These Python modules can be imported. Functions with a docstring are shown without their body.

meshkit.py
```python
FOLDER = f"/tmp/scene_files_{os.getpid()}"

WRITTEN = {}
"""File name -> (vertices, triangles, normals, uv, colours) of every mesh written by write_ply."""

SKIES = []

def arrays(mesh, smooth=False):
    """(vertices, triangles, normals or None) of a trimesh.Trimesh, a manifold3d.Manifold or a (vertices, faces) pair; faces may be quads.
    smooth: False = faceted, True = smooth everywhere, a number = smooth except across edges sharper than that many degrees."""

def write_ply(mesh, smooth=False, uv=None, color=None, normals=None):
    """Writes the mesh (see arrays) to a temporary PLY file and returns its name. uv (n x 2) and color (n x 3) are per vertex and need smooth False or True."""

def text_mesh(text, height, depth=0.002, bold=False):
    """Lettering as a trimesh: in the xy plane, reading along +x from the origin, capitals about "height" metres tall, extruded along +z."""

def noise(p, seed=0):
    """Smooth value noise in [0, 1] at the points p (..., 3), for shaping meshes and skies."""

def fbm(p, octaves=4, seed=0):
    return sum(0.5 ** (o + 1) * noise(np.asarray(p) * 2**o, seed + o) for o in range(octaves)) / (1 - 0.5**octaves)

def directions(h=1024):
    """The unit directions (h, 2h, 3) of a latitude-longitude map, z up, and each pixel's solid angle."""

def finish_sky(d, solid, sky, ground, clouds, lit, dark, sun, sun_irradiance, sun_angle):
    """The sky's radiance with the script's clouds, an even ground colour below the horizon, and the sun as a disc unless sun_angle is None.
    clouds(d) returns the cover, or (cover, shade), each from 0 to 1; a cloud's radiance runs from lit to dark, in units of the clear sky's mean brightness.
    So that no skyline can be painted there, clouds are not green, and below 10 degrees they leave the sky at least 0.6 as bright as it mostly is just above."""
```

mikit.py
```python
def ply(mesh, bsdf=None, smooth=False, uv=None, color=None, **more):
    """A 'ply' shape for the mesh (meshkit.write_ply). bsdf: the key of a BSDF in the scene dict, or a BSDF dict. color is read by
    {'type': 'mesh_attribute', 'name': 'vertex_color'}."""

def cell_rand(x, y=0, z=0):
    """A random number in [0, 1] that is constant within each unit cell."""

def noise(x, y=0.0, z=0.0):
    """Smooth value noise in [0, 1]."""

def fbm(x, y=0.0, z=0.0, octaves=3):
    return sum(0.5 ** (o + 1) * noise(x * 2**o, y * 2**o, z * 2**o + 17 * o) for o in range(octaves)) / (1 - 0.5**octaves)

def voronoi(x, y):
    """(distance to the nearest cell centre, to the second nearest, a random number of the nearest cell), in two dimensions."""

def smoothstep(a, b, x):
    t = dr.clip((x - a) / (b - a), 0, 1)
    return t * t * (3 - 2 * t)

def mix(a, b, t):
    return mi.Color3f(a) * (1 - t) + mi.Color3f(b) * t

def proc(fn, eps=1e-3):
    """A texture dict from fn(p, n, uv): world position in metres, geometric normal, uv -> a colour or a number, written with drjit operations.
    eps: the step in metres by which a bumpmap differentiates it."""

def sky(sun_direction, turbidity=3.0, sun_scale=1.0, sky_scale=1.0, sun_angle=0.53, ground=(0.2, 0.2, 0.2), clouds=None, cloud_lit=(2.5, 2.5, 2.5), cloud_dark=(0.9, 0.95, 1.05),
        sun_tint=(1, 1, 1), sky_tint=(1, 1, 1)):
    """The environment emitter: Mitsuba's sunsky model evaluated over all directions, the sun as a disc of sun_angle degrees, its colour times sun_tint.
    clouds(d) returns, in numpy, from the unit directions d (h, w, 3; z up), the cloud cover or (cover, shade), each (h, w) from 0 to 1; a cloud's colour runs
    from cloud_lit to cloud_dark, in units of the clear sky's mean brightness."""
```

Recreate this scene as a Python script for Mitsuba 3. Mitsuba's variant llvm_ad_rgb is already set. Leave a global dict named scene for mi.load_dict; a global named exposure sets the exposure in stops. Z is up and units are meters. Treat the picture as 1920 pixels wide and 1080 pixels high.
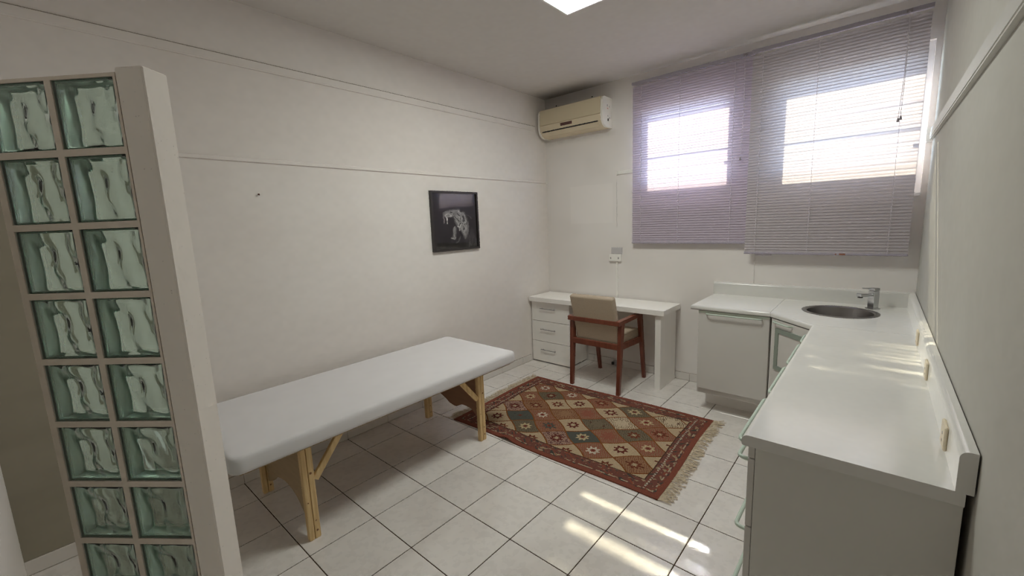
import math, random
import numpy as np
import trimesh
import drjit as dr
import mitsuba as mi
import manifold3d as m3
from shapely.geometry import Polygon, box as sbox
import meshkit, mikit
from mikit import proc, noise, fbm, smoothstep, mix, cell_rand

random.seed(4)
rng = np.random.default_rng(11)
T4 = mi.ScalarTransform4f
scene, labels = {}, {}

# ------------------------------------------------------------------ camera, sky, exposure
TILE = 0.345
CAM = np.array([2.93053, 0.00342, 1.56099])
R0 = np.array([0.75441, 0.65549, -0.03516]); F0 = np.array([-0.65208, 0.74296, -0.15116])
def _rotvec(r):
    a = np.linalg.norm(r); k = r / a
    K = np.array([[0, -k[2], k[1]], [k[2], 0, -k[0]], [-k[1], k[0], 0]])
    return np.eye(3) + math.sin(a) * K + (1 - math.cos(a)) * K @ K
RM = _rotvec(np.array([1.6548327670372998, 0.5895688332432463, -0.5608657708145268]))
FOCAL = 788.967
scene['camera'] = {'type': 'perspective', 'fov': math.degrees(2 * math.atan(960 / FOCAL)), 'fov_axis': 'x',
                   'near_clip': 0.02, 'far_clip': 500.0,
                   'to_world': T4().look_at(origin=CAM.tolist(), target=(CAM + RM[2]).tolist(), up=(-RM[1]).tolist())}
SUN = np.array([-0.29, 1.15, 1.035])
scene['sky'] = mikit.sky(SUN, turbidity=3.0, sun_scale=3.5, sky_scale=9.0, sun_angle=0.75, sun_tint=(0.88, 1.0, 1.0), ground=(0.3, 0.28, 0.25))
exposure = 2.5
LAMP = (5.0, 5.15, 4.75)

# ------------------------------------------------------------------ materials
def rgb(*c): return {'type': 'rgb', 'value': list(c)}
def two(b): return {'type': 'twosided', 'bsdf': b}
def principled(c, rough=0.5, spec=0.5, metal=0.0, **k):
    return {'type': 'principled', 'base_color': c if isinstance(c, dict) else rgb(*c), 'roughness': rough, 'specular': spec, 'metallic': metal, **k}
def mat(name, b): scene['mat_' + name] = b; return 'mat_' + name

def wall_fn(p, n, uv):
    a = fbm(p.x * 1.3, p.y * 1.3, p.z * 1.3 + 3)
    b = fbm(p.x * 23, p.y * 23, p.z * 23)
    return mix((0.77, 0.725, 0.695), (0.805, 0.77, 0.745), smoothstep(0.3, 0.7, a)) * (0.97 + 0.06 * b)
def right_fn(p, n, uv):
    return wall_fn(p, n, uv) * mi.Color3f(0.64, 0.66, 0.635)  # wall colour scaled darker; the falloff of light is put into the paint
def back_fn(p, n, uv):
    a = fbm(p.x * 1.7, 5.0, p.z * 1.7 + 3)
    c = mix((0.74, 0.705, 0.68), (0.785, 0.755, 0.735), smoothstep(0.3, 0.7, a))
    # paint-roller patch left of the blinds, darker above the air conditioner and grime below it
    patch = smoothstep(0.31, 0.32, p.x) * smoothstep(0.83, 0.82, p.x) * smoothstep(1.52, 1.53, p.z) * smoothstep(1.93, 1.92, p.z)
    c = c * (1 + 0.035 * patch)
    corner_dark = smoothstep(2.62, 2.86, p.z) * smoothstep(1.0, 0.45, p.x)
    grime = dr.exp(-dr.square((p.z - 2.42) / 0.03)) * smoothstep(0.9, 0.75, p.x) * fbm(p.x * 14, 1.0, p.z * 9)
    crack = smoothstep(0.0035, 0.001, dr.abs(p.x - 0.872 - 0.004 * noise(p.z * 20))) * smoothstep(1.46, 1.5, p.z) * smoothstep(1.98, 1.9, p.z)
    return c * (1 - 0.38 * corner_dark) * (1 - 0.35 * grime) * (1 - 0.35 * crack)
def ceil_fn(p, n, uv):
    b = fbm(p.x * 30, p.y * 30)
    c = mix((0.655, 0.625, 0.60), (0.69, 0.665, 0.64), b)
    corner_dark = smoothstep(3.62, 3.97, p.y) * smoothstep(1.05, 0.35, p.x) * smoothstep(-0.1, 0.12, p.x)  # darker towards the back wall above the air conditioner
    return c * (1 - 0.55 * corner_dark)
def fine(s, a, b):
    return proc(lambda p, n, uv: s * fbm(p.x * a, p.y * a, p.z * a, 2), 2e-3)
mat('wall', two({'type': 'bumpmap', 'bsdf': {'type': 'diffuse', 'reflectance': proc(wall_fn)}, 'arbitrary': fine(0.0016, 70, 0), 'scale': 1.0}))
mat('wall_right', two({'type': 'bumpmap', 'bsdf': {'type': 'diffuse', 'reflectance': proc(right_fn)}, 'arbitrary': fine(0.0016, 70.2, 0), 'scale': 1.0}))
mat('wall_front', two({'type': 'diffuse', 'reflectance': rgb(.84, .81, .785)}))
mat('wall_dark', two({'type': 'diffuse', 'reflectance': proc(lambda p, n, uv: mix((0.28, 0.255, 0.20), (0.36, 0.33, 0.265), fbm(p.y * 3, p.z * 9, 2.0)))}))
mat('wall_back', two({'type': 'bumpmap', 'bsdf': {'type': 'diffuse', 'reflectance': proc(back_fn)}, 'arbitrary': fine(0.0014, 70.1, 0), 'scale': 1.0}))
mat('ceiling', two({'type': 'diffuse', 'reflectance': proc(ceil_fn)}))
mat('grout', two({'type': 'diffuse', 'reflectance': rgb(0.06, 0.042, 0.032)}))
def tile_fn(k):
    def fn(p, n, uv):
        w = fbm(p.x * 5 + 7 * k, p.y * 5 + 2 * fbm(p.x * 3, p.y * 3 + k), 0.0)
        d = fbm(p.x * 42, p.y * 42 + 9 * k)
        c = mix((0.635, 0.60, 0.57), (0.695, 0.665, 0.635), smoothstep(0.25, 0.75, w))
        return c * (0.95 + 0.05 * smoothstep(0.35, 0.5, d)) * (0.985 + 0.015 * k)
    return fn
for k in range(3):
    mat(f'tile{k}', {'type': 'bumpmap', 'bsdf': principled(proc(tile_fn(k)), 0.16, 0.6), 'arbitrary': proc(lambda p, n, uv: 0.0011 * fbm(p.x * 38, p.y * 38, 0, 2), 2e-3), 'scale': 1.0})
mat('base_tile', principled((0.66, 0.63, 0.6), 0.3))
mat('joint', two({'type': 'diffuse', 'reflectance': rgb(0.38, 0.34, 0.30)}))
mat('white_plastic', principled((0.78, 0.77, 0.73), 0.4))
mat('raceway', principled((0.72, 0.70, 0.665), 0.45))
mat('raceway_grey', principled((0.49, 0.485, 0.455), 0.5))
mat('dust', two({'type': 'diffuse', 'reflectance': rgb(.33, .30, .27)}))
mat('desk', principled((0.79, 0.775, 0.745), 0.3))
mat('desk_edge', principled((0.70, 0.66, 0.57), 0.4))
mat('dark_gap', two({'type': 'diffuse', 'reflectance': rgb(0.03, 0.027, 0.025)}))
mat('steel', principled((0.42, 0.42, 0.43), 0.3, metal=1.0))
mat('sink_steel', principled((0.30, 0.285, 0.28), 0.32, metal=1.0))
mat('chrome', principled((0.55, 0.56, 0.57), 0.16, metal=1.0))
def counter_fn(p, n, uv):
    w = fbm(p.x * 6, p.y * 6, p.z * 6)
    d = fbm(p.x * 55, p.y * 55, p.z * 55)
    return mix((0.61, 0.605, 0.58), (0.665, 0.66, 0.635), w) * (0.97 + 0.04 * d)
mat('counter', principled(proc(counter_fn), 0.15, 0.8))
mat('cabinet', principled((0.57, 0.555, 0.53), 0.4))
mat('cabinet_end', principled((0.60, 0.595, 0.56), 0.5))
mat('toe', principled((0.74, 0.72, 0.69), 0.5))
mat('green_handle', principled((0.47, 0.56, 0.485), 0.35))
mat('green_frame', principled((0.225, 0.265, 0.228), 0.4))
mat('ivory', principled((0.68, 0.60, 0.45), 0.4))
mat('ac_front', principled((0.60, 0.52, 0.37), 0.4))
mat('ac_lower', principled((0.64, 0.55, 0.40), 0.38))
mat('ac_side', principled((0.80, 0.78, 0.72), 0.4))  # end caps, lighter than the yellowed front
mat('black', principled((0.02, 0.018, 0.018), 0.35))
mat('dark_red', principled((0.09, 0.035, 0.03), 0.3))
mat('sticker_grey', principled((0.35, 0.33, 0.33), 0.5))
mat('sticker_red', principled((0.6, 0.3, 0.28), 0.5))
mat('frame_black', principled((0.03, 0.026, 0.026), 0.35))
mat('photo', {'type': 'diffuse', 'reflectance': {'type': 'mesh_attribute', 'name': 'vertex_color'}})
mat('glass_pane', {'type': 'thindielectric', 'int_ior': 1.5})
mat('block_glass', {'type': 'dielectric', 'int_ior': 1.5, 'ext_ior': 1.0, 'specular_transmittance': rgb(0.93, 0.985, 0.955)})
mat('block_liner', two(principled((0.47, 0.545, 0.485), 0.12, 0.7)))
mat('block_rim', principled((0.13, 0.22, 0.17), 0.15, 0.8))
mat('mortar', two({'type': 'bumpmap', 'bsdf': {'type': 'diffuse', 'reflectance': proc(lambda p, n, uv: mix((0.62, 0.55, 0.485), (0.71, 0.645, 0.575), fbm(p.x * 30, p.y * 30, p.z * 30)))}, 'arbitrary': fine(0.003, 120, 0), 'scale': 1.0}))
def post_fn(p, n, uv):
    d = fbm(p.x * 130, p.y * 130, p.z * 130, 2)
    return mix((0.77, 0.725, 0.68), (0.80, 0.755, 0.71), fbm(p.x * 4, p.y * 4, p.z * 4)) * (1 - 0.25 * smoothstep(0.83, 0.88, d))
mat('post', two({'type': 'bumpmap', 'bsdf': {'type': 'diffuse', 'reflectance': proc(post_fn)}, 'arbitrary': fine(0.002, 150, 0), 'scale': 1.0}))
mat('window_white', principled((0.80, 0.80, 0.80), 0.4))
mat('slat_lilac', {'type': 'principledthin', 'base_color': rgb(0.56, 0.495, 0.58), 'roughness': 0.55, 'diff_trans': 0.55, 'eta': 1.3})
mat('slat_cream', {'type': 'principledthin', 'base_color': rgb(0.54, 0.50, 0.525), 'roughness': 0.55, 'diff_trans': 0.55, 'eta': 1.3})
mat('blind_rail', principled((0.35, 0.32, 0.38), 0.45))
mat('cord', principled((0.62, 0.58, 0.63), 0.6))
mat('tassel', principled((0.25, 0.22, 0.24), 0.5))
mat('rust', principled((0.25, 0.10, 0.06), 0.7))
def wood_fn(c0, c1, f):
    def fn(p, n, uv):
        g = fbm(p.x * f + 2 * fbm(p.x * 9, p.y * 9, p.z * 2), p.y * f, p.z * f * 0.06)
        return mix(c0, c1, smoothstep(0.3, 0.7, g))
    return fn
def pine_fn(p, n, uv):
    g = fbm(p.x * 90, p.y * 90, p.z * 5)
    return mix((0.55, 0.37, 0.17), (0.68, 0.49, 0.25), smoothstep(0.3, 0.7, g))
mat('pine', principled(proc(pine_fn), 0.45))
mat('knot', principled((0.20, 0.09, 0.035), 0.5))
mat('mdf', principled(proc(lambda p, n, uv: mix((0.31, 0.22, 0.125), (0.38, 0.275, 0.165), fbm(p.x * 12, p.y * 60, p.z * 60))), 0.5))
mat('mdf_dark', principled(proc(lambda p, n, uv: mix((0.22, 0.11, 0.06), (0.28, 0.15, 0.085), fbm(p.x * 12, p.y * 60, p.z * 60))), 0.5))  # darker copy of mdf; shade on the far end board put into its colour
mat('chair_wood', principled(proc(lambda p, n, uv: mix((0.135, 0.038, 0.022), (0.175, 0.052, 0.029), smoothstep(0.3, 0.7, fbm(p.x * 70, p.y * 70, p.z * 7)))), 0.32))
mat('linen', principled(proc(lambda p, n, uv: mix((0.37, 0.30, 0.225), (0.46, 0.38, 0.295), fbm(p.x * 240, p.y * 60, p.z * 240, 2))), 0.85, 0.2))
mat('sheet', principled(proc(lambda p, n, uv: mix((0.62, 0.605, 0.62), (0.66, 0.65, 0.665), fbm(p.x * 9, p.y * 9, p.z * 9))), 0.8, 0.2))
mat('fringe', two({'type': 'diffuse', 'reflectance': proc(lambda p, n, uv: mix((0.42, 0.34, 0.24), (0.66, 0.57, 0.44), noise(p.x * 90, p.y * 90)))}))

# ------------------------------------------------------------------ mesh helpers
def box(x0, x1, y0, y1, z0, z1, c=0.0015):
    if c <= 0:
        m = trimesh.creation.box((x1 - x0, y1 - y0, z1 - z0)); m.apply_translation(((x0 + x1) / 2, (y0 + y1) / 2, (z0 + z1) / 2)); return m
    lo, hi = np.array([x0, y0, z0]), np.array([x1, y1, z1])
    c = min(c, (hi - lo).min() * 0.45)
    P = []
    for s in np.ndindex(2, 2, 2):
        for k in range(3):
            q = [(lo[i] + (0 if i == k else c)) if s[i] == 0 else (hi[i] - (0 if i == k else c)) for i in range(3)]
            P.append(q)
    return trimesh.convex.convex_hull(np.array(P))
def hull(P): return trimesh.convex.convex_hull(np.asarray(P, float))
def bar(a, b, wa, da, wb=None, db=None, x=(1, 0, 0), c=0.003):
    """A tapered chamfered stick from a to b: width along x, depth across."""
    a, b = np.asarray(a, float), np.asarray(b, float); wb = wa if wb is None else wb; db = da if db is None else db
    t = (b - a) / np.linalg.norm(b - a); x = np.asarray(x, float); x = x - t * (x @ t); x /= np.linalg.norm(x); y = np.cross(t, x)
    P = []
    for p, w, d in ((a, wa, da), (b, wb, db)):
        for sx in (-1, 1):
            for sy in (-1, 1):
                P += [p + x * sx * (w / 2 - c) + y * sy * d / 2, p + x * sx * w / 2 + y * sy * (d / 2 - c)]
    return hull(P)
def tube(pts, r, n=10, caps=True):
    p = np.asarray(pts, float); t = np.gradient(p, axis=0); t /= np.linalg.norm(t, axis=1, keepdims=True)
    up = np.array([0.0, 0, 1]) if abs(t[0, 2]) < 0.9 else np.array([1.0, 0, 0])
    V = []; a = np.cross(t[0], up); a /= np.linalg.norm(a)
    for i in range(len(p)):
        a = a - t[i] * (a @ t[i]); a /= np.linalg.norm(a); b = np.cross(t[i], a)
        ang = np.arange(n) * 2 * math.pi / n
        V.append(p[i] + r * (np.cos(ang)[:, None] * a + np.sin(ang)[:, None] * b))
    V = np.vstack(V); F = []
    for i in range(len(p) - 1):
        for j in range(n):
            k = (j + 1) % n
            F += [[i * n + j, i * n + k, (i + 1) * n + k], [i * n + j, (i + 1) * n + k, (i + 1) * n + j]]
    if caps:
        e = (len(p) - 1) * n
        for j in range(1, n - 1): F += [[0, j + 1, j], [e, e + j, e + j + 1]]
    m = trimesh.Trimesh(V, F, process=False); m.fix_normals(); return m
def rounded_path(pts, r, n=6):
    pts = [np.asarray(q, float) for q in pts]; out = [pts[0]]
    for i in range(1, len(pts) - 1):
        p, a, b = pts[i], pts[i - 1], pts[i + 1]
        u = (a - p) / np.linalg.norm(a - p); v = (b - p) / np.linalg.norm(b - p)
        for s in np.linspace(0, 1, n):
            out.append(p + u * r * (1 - s) ** 2 + v * r * s ** 2)
    return out + [pts[-1]]
def prism(poly, a, b, plane='xy'):
    m = trimesh.creation.extrude_polygon(poly, b - a, engine='earcut'); v = m.vertices.copy()
    v[:, 2] += a
    if plane == 'xz': v = v[:, [0, 2, 1]]
    if plane == 'yz': v = v[:, [2, 0, 1]]
    m = trimesh.Trimesh(v, m.faces, process=False); m.fix_normals(); return m
def inset(poly, d):
    """Convex polygon (ccw) with each edge moved inwards by its own distance."""
    P = np.asarray(poly, float); n = len(P); L = []
    for i in range(n):
        e = P[(i + 1) % n] - P[i]; e /= np.linalg.norm(e); nn = np.array([-e[1], e[0]]); L.append((P[i] + nn * d[i], e))
    out = []
    for i in range(n):
        (p, e), (q, g) = L[i - 1], L[i]
        s = np.linalg.solve(np.array([e, -g]).T, q - p); out.append(p + e * s[0])
    return np.array(out)
def slab(poly, z0, z1, rad, k=5):
    """Convex slab whose edge i is rounded with radius rad[i]."""
    rad = np.asarray(rad, float); rings = []
    h = z1 - z0
    for s in np.linspace(0, 1, k): # bottom rounding
        a = math.pi / 2 * s
        rings.append((inset(poly, rad * 0.5 * (1 - math.sin(a))), z0 + min(h * .4, rad.max() * 0.5) * (1 - math.cos(a))))
    for s in np.linspace(0, 1, k):
        a = math.pi / 2 * s
        rings.append((inset(poly, rad * (1 - math.cos(a))), z1 - min(h * .6, rad.max()) * (1 - math.sin(a))))
    return hull(np.vstack([np.c_[r, np.full(len(r), z)] for r, z in rings]))
def cat(*ms): return trimesh.util.concatenate(list(ms))
def man(m): return m3.Manifold(m3.Mesh(vert_properties=np.asarray(m.vertices, np.float32), tri_verts=np.asarray(m.faces, np.uint32)))
def unman(M):
    q = M.to_mesh(); return trimesh.Trimesh(q.vert_properties[:, :3], q.tri_verts, process=False)
def moved(m, M): m = m.copy(); m.apply_transform(M); return m

used = {}
def name(key):
    if key not in used: used[key] = 0; return key
    used[key] += 1; return f'{key}_{used[key]:03d}'
def S(key, mesh, m, smooth=False, label=None, category=None, group=None, kind=None, **more):
    key = name(key)
    scene[key] = mikit.ply(mesh, m, smooth, **more)
    tag(key, label, category, group, kind); return key
def put(key, d, label=None, category=None, group=None, kind=None):
    key = name(key); scene[key] = d; tag(key, label, category, group, kind); return key
def tag(key, label=None, category=None, group=None, kind=None):
    t = {k: v for k, v in dict(label=label, category=category, group=group, kind=kind).items() if v}
    if t: labels[key] = t
def thing(key, label, category, group=None):
    key = name(key); tag(key, label, category, group); return key

# ------------------------------------------------------------------ the room
YB, H, YF, YR = 3.99, 2.893, -0.22, -0.85      # back wall, ceiling, front wall, entry recess
def xr(y): return 3.131 + (3.99 - y) * 0.0052  # right wall, a little out of square
XJ = 1.75
TH = 0.12
S('wall_left', box(-TH, 0, YF - TH, YB + TH, -0.05, H + .1, 0), 'mat_wall', label='plain off-white left wall with two thin raceways', kind='structure')
S('wall_left_dark_sheet', box(.0002, .004, YF, .0, .076, 1.98, 0), 'mat_wall_dark', label='darker olive-grey sheet added over the end of the left wall behind the glass block screen', kind='structure')  # thin sheet added to darken this end of the wall
W1, W2, WZ = (1.06, 2.04), (2.20, 3.10), (1.66, 2.62)
wallp = Polygon([(-TH, -.05), (3.3, -.05), (3.3, H + .1), (-TH, H + .1)])
for w in (W1, W2): wallp = wallp.difference(sbox(w[0], WZ[0], w[1], WZ[1]))
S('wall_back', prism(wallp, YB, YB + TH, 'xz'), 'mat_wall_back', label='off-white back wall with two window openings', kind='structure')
q = [(xr(YB + TH), YB + TH), (xr(YB + TH) + TH, YB + TH), (xr(YR) + TH, YR - TH), (xr(YR), YR - TH)]
S('wall_right', prism(Polygon(q), -.05, H + .1), 'mat_wall_right', label='plain right wall beside the counter, off-white darkened in its colour', kind='structure')
S('wall_front', cat(box(0, XJ, YF - TH, YF, -.05, H + .1, 0), box(XJ - TH, XJ, YR, YF - TH, -.05, H + .1, 0), box(XJ - TH, 3.3, YR - TH, YR, -.05, H + .1, 0)), 'mat_wall_front',
  label='off-white front wall behind the glass block screen', kind='structure')
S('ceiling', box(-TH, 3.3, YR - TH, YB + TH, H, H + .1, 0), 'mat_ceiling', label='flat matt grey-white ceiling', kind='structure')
# the floor: a dark grout bed and every tile on it
S('floor', box(-.02, 3.2, YR, YB + .02, -0.05, -0.0022, 0), 'mat_grout', label='white ceramic floor tiles laid square with dark grout', kind='structure')
G = 0.0048
cache = {}
def floor_tile(x0, x1, y0, y1, tone):
    w, d = round(x1 - x0, 4), round(y1 - y0, 4)
    k = (w, d, tone)
    if k not in cache:
        cache[k] = mikit.ply(box(-w / 2, w / 2, -d / 2, d / 2, -.009, 0, .0012), f'mat_tile{tone}')
    put('floor__tile', {**cache[k], 'to_world': T4().translate([(x0 + x1) / 2, (y0 + y1) / 2, 0])})
for i in range(-1, 10):
    for j in range(-6, 13):
        x0, x1 = (i + .737) * TILE + G / 2, (i + 1.737) * TILE - G / 2
        y0, y1 = (j) * TILE + G / 2, (j + 1) * TILE - G / 2
        x0, x1, y0, y1 = max(x0, 0), min(x1, 3.125), max(y0, YR), min(y1, YB)
        if x1 - x0 < .02 or y1 - y0 < .02: continue
        if x1 < XJ and y1 < YF + .02: continue
        if x1 < XJ - .1 and y0 < YF: y0 = YF
        floor_tile(x0, x1, y0, y1, int(rng.integers(3)))
# skirting tiles
def skirting(root, label, along, a, b, at, phase):
    key = S(root, (box(0, .006, a, b, 0, .0755, 0) if along == 'y' else box(a, b, YB - .006, YB, 0, .0755, 0)), 'mat_joint', label=label, kind='structure')
    k = math.floor((a - phase) / TILE)
    while phase + k * TILE < b:
        lo, hi = max(a, phase + k * TILE + .0018), min(b, phase + (k + 1) * TILE - .0018)
        if hi - lo > .01:
            S(key + '__tile', box(0, .010, lo, hi, .003, .073, .0015) if along == 'y' else box(lo, hi, YB - .010, YB, .003, .073, .0015), 'mat_base_tile')
        k += 1
skirting('baseboard_left', 'low ceramic skirting along the left wall', 'y', YF, 3.60, 0, 0.0)
skirting('baseboard_back', 'low ceramic skirting along the back wall', 'x', .53, 1.88, YB, .737 * TILE)
# raceways (cable trunking)
t = thing('cable_raceway', 'wide upper cable raceway high on the left wall below the ceiling', 'raceway', None)
S(t + '__channel', box(0, .008, YF, 3.80, 2.533, 2.583, .002), 'mat_wall'); S(t + '__cover', box(.0075, .0095, YF, 3.80, 2.541, 2.577, .001), 'mat_wall')
S(t + '__dust_line', box(0, .0065, YF, 3.80, 2.5825, 2.587, .0005), 'mat_dust', label='dark dusty upper edge')
t = thing('cable_raceway', 'thin lower cable raceway along the left wall above the picture', 'raceway')
S(t + '__channel', box(0, .009, YF, 3.985, 1.988, 2.012, .003), 'mat_wall'); S(t + '__end_cap', box(0, .014, 3.955, 3.989, 1.984, 2.018, .003), 'mat_white_plastic')
t = thing('cable_raceway', 'cable raceway running towards the camera along the right wall', 'raceway')
def rr(y, d): return xr(y) - d
def rprism(d0, d1, y0, y1, z0, z1):
    return hull([(rr(y, d), y, z) for y in (y0, y1) for d in (d0, d1) for z in (z0, z1)])
S(t + '__channel', rprism(0.0005, .016, YR + .02, 3.955, 1.992, 2.062), 'mat_raceway_grey'); S(t + '__cover', rprism(.0155, .019, YR + .02, 3.955, 2.000, 2.034), 'mat_raceway_grey')
S(t + '__end_cap', rprism(0.0005, .034, 3.94, 3.987, 1.980, 2.068), 'mat_white_plastic')
t = thing('cable_raceway', 'short stub of white raceway on the back wall ending behind the left blind', 'raceway')
S(t + '__channel', box(.885, 1.055, YB - .014, YB - .0002, 1.998, 2.034, .005), 'mat_white_plastic'); S(t + '__end_cap', box(.872, .886, YB - .017, YB - .0002, 1.995, 2.037, .004), 'mat_white_plastic')
S('cable_raceway', box(3.102, 3.1285, YB - .016, YB - .0002, 1.998, 2.026, .002), 'mat_white_plastic', label='tiny piece of raceway between the right blind and the right wall', category='raceway')
S('cable_raceway', box(.868, .886, YB - .012, YB - .0002, .06, 1.125, .002), 'mat_white_plastic', label='narrow vertical raceway from the wall socket down behind the desk', category='raceway')
S('cable_raceway', box(2.130, 2.137, YB - .006, YB - .0002, .972, 1.23, .001), 'mat_raceway', label='hair-thin vertical raceway between right blind and backsplash', category='raceway')
# sockets
t = thing('wall_socket', 'grey switch plate above a white socket box on the back wall left of the blinds', 'socket')
S(t + '__plate', box(.815, .935, YB - .012, YB - .0002, 1.205, 1.272, .003), principled((.50, .485, .49), .4), label='grey switch plate'); S(t + '__box', box(.797, .930, YB - .030, YB - .0002, 1.128, 1.203, .005), 'mat_white_plastic', label='white surface socket box')
for x in (.818, .905): S(t + '__screw', box(x - .007, x + .007, YB - .0315, YB - .0295, 1.152, 1.172, .001), 'mat_sticker_grey')
t = thing('wall_socket', 'small socket at floor level under the desk behind the chair', 'socket')
S(t + '__box', box(.845, .905, YB - .035, YB - .0102, .012, .065, .003), 'mat_sticker_grey'); S(t + '__plug', box(.835, .860, YB - .055, YB - .0345, .02, .05, .003), 'mat_black')
t = thing('wall_socket', 'lilac-grey plate peeking out under the lower edge of the right blind', 'socket')
S(t + '__plate', box(2.135, 2.255, YB - .014, YB - .0002, 1.215, 1.285, .003), principled((.52, .48, .52), .4))
S('nail', cat(tube([(0.0, .981, 1.796), (.012, .981, 1.797)], .0025, 6), box(.010, .014, .976, .986, 1.791, 1.801, .001)), 'mat_dark_red', label='small nail in the bare left wall left of the picture', category='nail')
for x, z, w in ((.155, 2.80, 'left'), (.60, 2.80, 'right')):
    S('wall_plug', box(x - .006, x + .006, YB - .004, YB, z - .006, z + .006, .001), 'mat_black', label=f'tiny dark wall plug above the {w} half of the air conditioner', category='wall plug')

# ------------------------------------------------------------------ windows
def window(nr, w, px, label):
    key = thing(f'window_{nr}', label, None); labels[key]['kind'] = 'structure'; del used[key]
    x0, x1 = w; z0, z1 = WZ; y0, y1 = 4.03, 4.08; pz0, pz1 = 1.895, 2.56
    S(key + '__frame', prism(sbox(x0, z0, x1, z1).difference(sbox(x0 + .045, z0 + .06, x1 - .03, z1 - .035)), y0 + .005, y1 + .01, 'xz'), 'mat_window_white')
    S(key + '__sash', prism(sbox(x0 + .046, z0 + .061, x1 - .031, z1 - .036).difference(sbox(px[0], pz0, px[1], pz1)), y0, y1, 'xz'), 'mat_window_white')
    S(key + '__glazing_bar', box(px[0] + .0002, px[1] - .0002, 4.0555, 4.066, 2.208, 2.219, .001), 'mat_window_white')
    S(key + '__pane', trimesh.Trimesh([(px[0], 4.055, pz0), (px[1], 4.055, pz0), (px[1], 4.055, pz1), (px[0], 4.055, pz1)], [[0, 1, 2], [0, 2, 3]], process=False), 'mat_glass_pane')
    S(key + '__sill', box(x0, x1, YB - .015, y0 + .004, z0 - .025, z0, .003), 'mat_window_white')
    S(key + '__handle', cat(box(px[1] + .015, px[1] + .035, y0 - .012, y0, 2.03, 2.09, .003), box(px[1] - .02, px[1] + .032, y0 - .03, y0 - .012, 2.05, 2.066, .003)), 'mat_white_plastic')
window(1, W1, (1.18, 1.885), 'white casement window behind the left blind')
window(2, W2, (2.27, 3.03), 'white casement window behind the right blind')

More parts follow.
